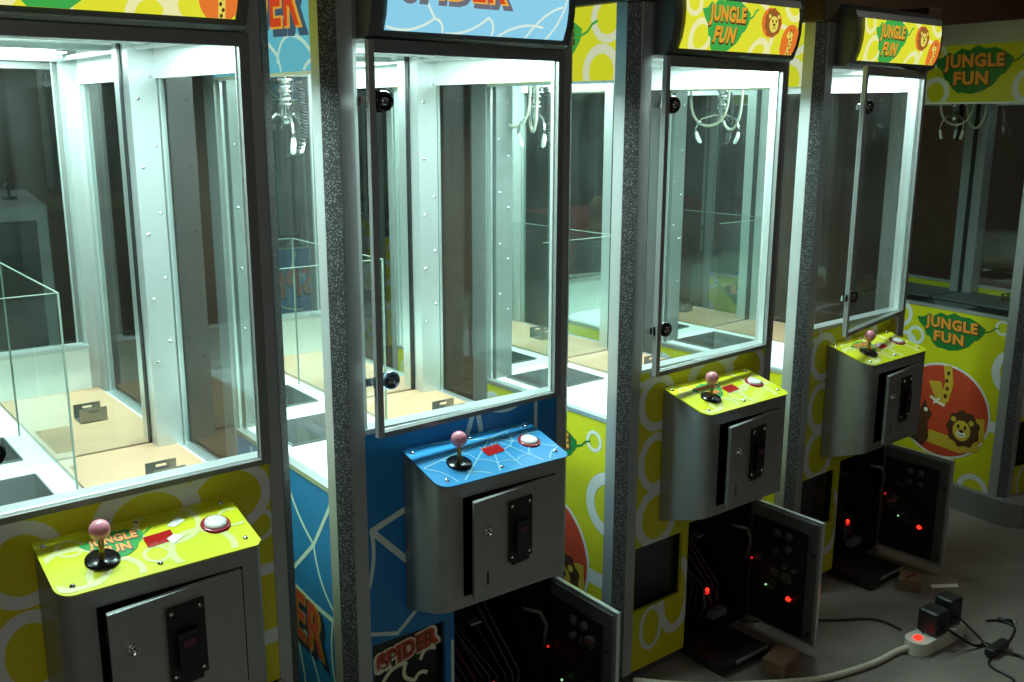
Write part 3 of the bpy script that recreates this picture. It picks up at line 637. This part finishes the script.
    def cbox(b, u0, u1, w0, w1, z0, z1, m):
        vs = [dp(u, w, z) for u in (u0, u1) for w in (w0, w1) for z in (z0, z1)]
        b.grid(vs, [(0, 1, 3, 2), (4, 6, 7, 5), (0, 4, 5, 1), (2, 3, 7, 6), (0, 2, 6, 4), (1, 5, 7, 3)], m)
    b = B(); cbox(b, 0, L, -.010, .004, opz0+.004, opz1-.006, 'steel_grey'); cbox(b, L-.05, L-.043, .004, .0048, .53, .57, 'black')
    cbox(b, .001, L-.001, -.010, .0038, opz1-.006, opz1-.004, 'alu')
    cd = b.build('coin_door', R, bevel=.0015)
    Nn = Vector(dp(0, 1, 0))-Vector(dp(0, 0, 0)); b = B()
    u0, u1, z0, z1 = .095, .182, .562, .748
    cbox(b, u0, u1, .004, .012, z0+.012, z1, 'black'); cbox(b, u0+.012, u1-.012, .004, .012, z0, z0+.012, 'black')
    cbox(b, u0+.02, u1-.02, .012, .026, .60, .69, 'black_gloss'); cbox(b, u0+.028, u1-.03, .026, .0275, .655, .672, 'purple_slot')
    for u, z in ((u0+.011, z1-.014), (u1-.011, z1-.014), (u0+.011, z0+.024), (u1-.011, z0+.024)): b.lathe(dp(u, .012, z), Nn, [(.006, 0), (.006, .002), (0, .003)], 'chrome', 10)
    b.build('coin_slot', cd)
    b = B(); b.lathe(dp(L-.046, .004, .685), Nn, [(.014, 0), (.014, .006), (.011, .008), (.010, .004), (.004, .004), (.004, .009), (0, .009)], 'chrome', 18); b.build('coin_door_lock', cd)
    # the cabinet's own lamp
    if lit:
        ld = bpy.data.lights.new('cabinet_lamp', 'AREA'); ld.shape = 'RECTANGLE'; ld.size = .55*S; ld.size_y = .16*S; ld.energy = LAMP*lit; ld.color = (.75, 1.0, .985)
        lo_ = bpy.data.objects.new('cabinet_lamp', ld); C.objects.link(lo_); lo_.parent = R; lo_.location = (.40*S, .25*S, (1.955+ZF)*S)
        lo_.rotation_euler = (0, 0, 0)
    return R
LAMP = 22.
M = machine
m1 = M((0, 0), 0, 'jungle', 'yellow jungle machine nearest the left edge of the photo', open_door=.6)
m2 = M((.9437, .0318), -.0209, 'spider', 'blue spider machine, the only blue one in the row', open_door=3.0, claw_at=(.15, .56), hose_at=(.20, .40, .06))
m3 = M((1.972, .0271), .011, 'jungle', 'yellow jungle machine standing just right of the blue one', open_door=3.2, claw_at=(.15, .63), hose_at=(.10, .69, .12))
m4 = M((2.9694, .0687), .0306, 'jungle', 'lit yellow jungle machine farthest right, its window door ajar', lit=.5, open_door=10., spread=1.7, hose_at=(.14, .62, .17))
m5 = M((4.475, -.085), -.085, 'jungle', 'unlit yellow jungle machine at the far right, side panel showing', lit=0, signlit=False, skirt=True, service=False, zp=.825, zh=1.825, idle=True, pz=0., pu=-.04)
# two more machines across the aisle, seen only in the cabinet mirrors
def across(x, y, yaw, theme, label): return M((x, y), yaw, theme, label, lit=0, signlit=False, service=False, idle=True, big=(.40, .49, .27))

# ------------------------------------------------------------------ floor things
def cable(path, r, m): 
    pts = [Vector(p) for p in path]; out = []
    for i in range(len(pts)-1):
        p0, p1, p2, p3 = pts[max(i-1, 0)], pts[i], pts[i+1], pts[min(i+2, len(pts)-1)]
        for k in range(8):
            t = k/8; out.append(.5*((2*p1)+(p2-p0)*t+(2*p0-5*p1+4*p2-p3)*t*t+(-p0+3*p1-3*p2+p3)*t**3))
    out.append(pts[-1]); b = B(); b.tube(out, r, m, 8); return b
F0 = -ZF
mat('white_plastic', (.62, .60, .52), .4)
mat('cable_white', (.55, .52, .40), .45)
mat('cardboard', (.20, .12, .07), .7, noise=.15, nscale=30)

ps = bpy.data.objects.new('power_strip', None); C.objects.link(ps); ps.location = (3.14*S, -.485*S, 0); ps.rotation_euler = (0, 0, math.radians(-4))
tag(ps, 'white power strip with glowing red switch on the floor', 'power strip')
b = B(); n = 12
ol = [(-.10+.045*math.cos(PI/2+PI*k/n), .045*math.sin(PI/2+PI*k/n)) for k in range(n+1)]+[(.13+.04*math.cos(-PI/2+PI*k/n), .04*math.sin(-PI/2+PI*k/n)) for k in range(n+1)]
b.prism(ol, F0, F0+.052, 'white_plastic')
for x in (-.03, .05, .12): b.lathe((x, 0, F0+.0521), (0, 0, 1), [(.028, 0), (.028, .0008), (.024, .0008), (.022, -.0)], 'wire_grey', 18)
b.build('housing', ps, bevel=.008)
b = B(); b.box(-.115, -.085, -.012, .012, F0+.052, F0+.062, 'led_red'); b.build('switch', ps, bevel=.004, label='glowing red rocker switch')
for x, y, w, d, h, lab in ((-.01, .0, .085, .085, .095, 'squat black plug adapter nearer the red switch'), (.10, .012, .08, .075, .11, 'taller black plug adapter at the far end of the strip')):
    t = Matrix.Rotation(math.radians(-4), 4, 'Z') @ Vector((x, y, 0)); o = bpy.data.objects.new('plug_adapter', None); C.objects.link(o)
    o.location = ((3.14+t.x)*S, (-.485+t.y)*S, 0); o.rotation_euler = (0, 0, math.radians(-4)); tag(o, lab, 'adapter', 'plug adapters on the power strip')
    b = B(); b.box(-w/2, w/2, -d/2, d/2, F0+.0535, F0+.0535+h, 'black'); b.build('adapter_body', o, bevel=.012, seg=3)
    b = B(); b.tube([(0, -d/2, F0+.09), (.0, -d/2-.02, F0+.085)], .006, 'black', 8); b.build('strain_relief', o)
zf = F0+.012; zt = F0+.0055
def world(o, par):
    o.parent = par; o.matrix_parent_inverse = (Matrix.Translation(par.location) @ par.rotation_euler.to_matrix().to_4x4()).inverted(); return o
ad1, ad2 = bpy.data.objects['plug_adapter'], bpy.data.objects['plug_adapter.001']
world(cable([(3.01, -.468, zf+.012), (2.96, -.445, zf), (2.80, -.435, zf), (2.57, -.375, zf), (2.32, -.225, zf), (2.16, -.10, zf), (2.05, .02, zf)], .0115, 'cable_white').build('mains_cable', label='thick off-white mains cable'), ps)
world(cable([(3.245, -.53, F0+.085), (3.27, -.60, zt+.02), (3.24, -.66, zt), (3.15, -.70, zt), (3.12, -.80, zt), (3.0, -.82, zt)], .0045, 'black').build('lead'), ad2)
world(cable([(3.13, -.545, F0+.085), (3.22, -.60, zt+.01), (3.28, -.62, zt+.006), (3.26, -.66, zt+.01), (3.30, -.75, zt), (3.24, -.88, zt), (3.14, -.95, zt)], .0055, 'black').build('lead'), ad1)
b = B(); b.box(3.20, 3.33, -.685, -.65, zt+.0, zt+.03, 'black'); world(b.build('inline_block', bevel=.006), ad1)
pl = cable([(3.36, -.655, zt), (3.40, -.655, zt), (3.50, -.62, zt), (3.50, -.56, zt), (3.46, -.53, zt), (3.52, -.56, zt)], .004, 'black').build('adapter_lead'); tag(pl, 'thin loose black lead ending in a small plug on the floor', 'cable')
b = B(); b.tube([(3.50, -.555, zt+.004), (3.525, -.60, zt+.004)], .009, 'black', 10); b.tube([(3.525, -.60, zt+.004), (3.533, -.615, zt+.004)], .004, 'chrome', 8); b.build('barrel_plug', pl)
world(cable([(3.13, -.36, zt), (3.12, -.25, zt), (2.98, -.15, zt), (2.85, -.05, zt), (2.7, .06, zt)], .005, 'black').build('power_cord'), m3)
# wood offcut under the open service door
b = B(); b.prism([(2.46, -.215), (2.475, -.30), (2.60, -.275), (2.585, -.19)], F0, F0+.06, 'cardboard'); b.box(2.515, 2.52, -.2935, -.2925, F0, F0+.05, 'brown_wood'); tag(b.build('cardboard_box', bevel=.002), 'small brown cardboard box under the open service door', 'box')
b = B(); b.prism([(3.44, -.16), (3.48, -.24), (3.56, -.20), (3.52, -.12)], F0, F0+.05, 'cardboard'); b.box(3.47, 3.53, -.185, -.175, F0+.05, F0+.053, 'brown_wood'); tag(b.build('cardboard_box', bevel=.002), 'small brown box in the dark beside the far lit machine', 'box')
b = B(); b.face([(3.56, -.245, F0+.001), (3.66, -.31, F0+.001), (3.68, -.295, F0+.004), (3.585, -.228, F0+.002)], 'paper'); b.face([(3.585, -.228, F0+.002), (3.68, -.295, F0+.004), (3.66, -.31, F0+.0005), (3.56, -.245, F0+.0005)], 'paper'); tag(b.build('paper_strip'), 'pale strip of paper lying on the bare floor', 'paper')

# things across the aisle that the cabinet mirrors show
across(2.33, -3.2, math.radians(-90), 'spider', 'unlit blue spider machine across the aisle, seen in the mirrors')
across(3.75, -3.4, math.radians(-90), 'jungle', 'unlit yellow jungle machine across the aisle, seen in the mirrors')
ar = bpy.data.objects.new('arcade_cabinet', None); C.objects.link(ar); ar.location = (.93*S, -3.3*S, .0)
tag(ar, 'grey arcade cabinet with black joysticks, seen in the left mirror', 'arcade machine')
mat('cab_grey', (.34, .37, .36), .5)
b = B(); b.prism([(-.27, F0), (.25, F0), (.25, 1.20), (-.27, 1.27)], -.60, .43, 'cab_grey', axis='x')
b.build('cabinet_body', ar, bevel=.006)
b = B(); b.box(-.55, .36, .25, .253, .10, 1.11, 'black'); b.build('front_opening', ar)
for x in (-.35, .02, .27):
    b = B(); z = 1.236; b.lathe((x, .0, z), (0, .115, 1), [(.05, 0), (.05, .006), (.02, .012), (.008, .014), (.008, .05), (.026, .058), (.032, .075), (.025, .095), (0, .10)], 'black', 16); b.build('joystick', ar)
b = B(); b.box(-.58, .25, -.27, -.20, 1.255, 1.35, 'black'); b.build('speaker_bar', ar, bevel=.01)
cr = bpy.data.objects.new('storage_crate', None); C.objects.link(cr); cr.location = (4.75*S, -1.25*S, 0); tag(cr, 'dark crate under two brown sacks, seen in a mirror', 'crate')
b = B(); b.box(-.2, .2, -.2, .2, F0, .88, 'black'); b.build('crate_body', cr, bevel=.01); b = B(); b.box(-.21, .21, -.21, .21, .88, .90, 'dark_metal'); b.build('lid', cr, bevel=.004)
mat('sackcloth', (.34, .17, .08), .8, noise=.25, nscale=20)
for i, (z, r, lab) in enumerate(((.902, .19, 'lower brown sack lying on the dark crate'), (1.062, .17, 'upper brown sack lying on another sack'))):
    b = B(); b.lathe((4.75, -1.25, z), (0, 0, 1), [(0, 0), (r*.7, .0), (r, .04), (r*1.03, .09), (r*.85, .14), (r*.4, .157), (0, .158)], 'sackcloth', 22); tag(b.build('sack'), lab, 'sack', 'sacks on the crate')
b = B()
nx = 26; vs = []; fs = []
mat('red_cloth', (.34, .035, .035), .85, noise=.3, nscale=25)
for i in range(nx+1):
    x = 4.4+2.6*i/nx; w = .03*math.sin(i*1.9)
    vs += [(x, -1.95, 1.08), (x, -1.55+w*.3, 1.08), (x, -1.53+w, .62), (x, -1.50+w*1.5, F0+.01)]
for i in range(nx):
    for k in range(3): fs.append((i*4+k, (i+1)*4+k, (i+1)*4+k+1, i*4+k+1))
b.grid(vs, fs, 'red_cloth', True); b.box(4.42, 6.98, -1.94, -1.56, F0, 1.07, 'brown_wood')
tag(b.build('draped_counter'), 'long counter draped in dark red cloth, seen in the mirrors', 'counter')

# ------------------------------------------------------------------ the room
def stone():
    m = mat('concrete', (.20, .18, .15), .75); nt = m.node_tree; b = nt.nodes['Principled BSDF']
    tc = nt.nodes.new('ShaderNodeTexCoord'); n1 = nt.nodes.new('ShaderNodeTexNoise'); n1.inputs['Scale'].default_value = 2.2; n1.inputs['Detail'].default_value = 8
    n2 = nt.nodes.new('ShaderNodeTexNoise'); n2.inputs['Scale'].default_value = 120
    nt.links.new(tc.outputs['Object'], n1.inputs['Vector']); nt.links.new(tc.outputs['Object'], n2.inputs['Vector'])
    r = nt.nodes.new('ShaderNodeValToRGB'); r.color_ramp.elements[0].position = .3; r.color_ramp.elements[1].position = .7
    r.color_ramp.elements[0].color = (.15, .125, .10, 1); r.color_ramp.elements[1].color = (.25, .22, .18, 1)
    mx = nt.nodes.new('ShaderNodeMix'); mx.data_type = 'RGBA'; mx.blend_type = 'MULTIPLY'; mx.inputs[0].default_value = .5
    nt.links.new(n1.outputs['Fac'], r.inputs[0]); nt.links.new(r.outputs[0], mx.inputs[6]); nt.links.new(n2.outputs['Color'], mx.inputs[7]); nt.links.new(mx.outputs[2], b.inputs['Base Color'])
    bp = nt.nodes.new('ShaderNodeBump'); bp.inputs['Strength'].default_value = .25; bp.inputs['Distance'].default_value = .003; nt.links.new(n2.outputs['Fac'], bp.inputs['Height']); nt.links.new(bp.outputs['Normal'], b.inputs['Normal'])
stone()
mat('brown_wall', (.24, .14, .085), .7, noise=.35, nscale=3)
mat('ceiling_dark', (.06, .05, .045), .8)
RX0, RX1, RY0, RY1, RZ = -3.0, 7.2, -5.4, 1.25, 3.1
def slab(name, *a, m): b = B(); b.box(*a, m); return struct(b.build(name))
slab('floor', RX0, RX1, RY0, RY1, F0-.1, F0, m='concrete')
slab('wall_back', RX0, RX1, RY1, RY1+.1, F0, RZ, m='brown_wall')
slab('wall_right', RX1, RX1+.1, RY0, RY1, F0, RZ, m='brown_wall')
slab('wall_left', RX0-.1, RX0, RY0, RY1, F0, RZ, m='brown_wall')
b = B(); b.box(RX0, RX1, RY0-.1, RY0, F0, RZ, 'brown_wall'); struct(b.build('wall_front'))
slab('ceiling', RX0, RX1, RY0, RY1, RZ, RZ+.1, m='ceiling_dark')
b = B(); mat('pale_wood', (.30, .19, .09), .6, noise=.2, nscale=10); b.box(RX0, RX1, RY0, RY0+.03, .95, 1.08, 'pale_wood'); struct(b.build('trim_1'))
b = B(); b.tube([(1.95, RY0+.04, 1.15), (1.95, RY0+.04, 2.9)], .03, 'white_plastic', 10); struct(b.build('trim_2'))

# ------------------------------------------------------------------ added fill lights for the room, camera
def area(name, loc, size, energy, col, rot=(0, 0, 0)):
    ld = bpy.data.lights.new(name, 'AREA'); ld.shape = 'RECTANGLE'; ld.size, ld.size_y = size; ld.energy = energy; ld.color = col
    o = bpy.data.objects.new(name, ld); C.objects.link(o); o.location = [v*S for v in (loc[0], loc[1], loc[2]+ZF)]; o.rotation_euler = rot
    return o
area('overhead_fill', (-.3, -4.2, 3.05), (2.4, 1.2), 8., (1., .95, .84))  # added fill without a fixture; lifts the ambient and the front wall
area('overhead_fill', (4.6, -1.0, 3.05), (.9, .6), 6., (1., .95, .85))  # added fill from above, brightens the floor by the right-hand machine
area('aisle_fill', (-.9, -4.6, 2.8), (1.6, .5), 14., (.97, 1., .92), (math.radians(66), 0, 0))  # added fill, no lamp stands here; frontal light on the machines
wd = bpy.data.worlds.new('room_air'); bpy.context.scene.world = wd; wd.use_nodes = True
wd.node_tree.nodes['Background'].inputs[0].default_value = (.02, .02, .02, 1)

cam = bpy.data.cameras.new('camera'); co = bpy.data.objects.new('camera', cam); C.objects.link(co)
pan, tilt, roll = .6671, .225, .0029
fw = Vector((math.sin(pan)*math.cos(tilt), math.cos(pan)*math.cos(tilt), -math.sin(tilt))); rt = Vector((math.cos(pan), -math.sin(pan), 0)); up = rt.cross(fw)
r2 = rt*math.cos(roll)+up*math.sin(roll); u2 = -rt*math.sin(roll)+up*math.cos(roll)
mw = Matrix((r2, u2, -fw)).transposed().to_4x4(); mw.translation = Vector((-.2223, -2.1722, 1.77+ZF))*S
co.matrix_world = mw; cam.sensor_width = 36; cam.lens = 36*990.39/1024; cam.clip_start = .02
sc = bpy.context.scene; sc.camera = co
sc.view_settings.view_transform = 'Standard'; sc.view_settings.look = 'None'; sc.view_settings.gamma = 1; sc.view_settings.use_curve_mapping = False
sc.view_settings.exposure = 0
sc.cycles.transparent_max_bounces = 48; sc.cycles.max_bounces = 10; sc.cycles.glossy_bounces = 6; sc.cycles.diffuse_bounces = 4
sc.cycles.use_denoising = True; sc.cycles.sample_clamp_indirect = 6
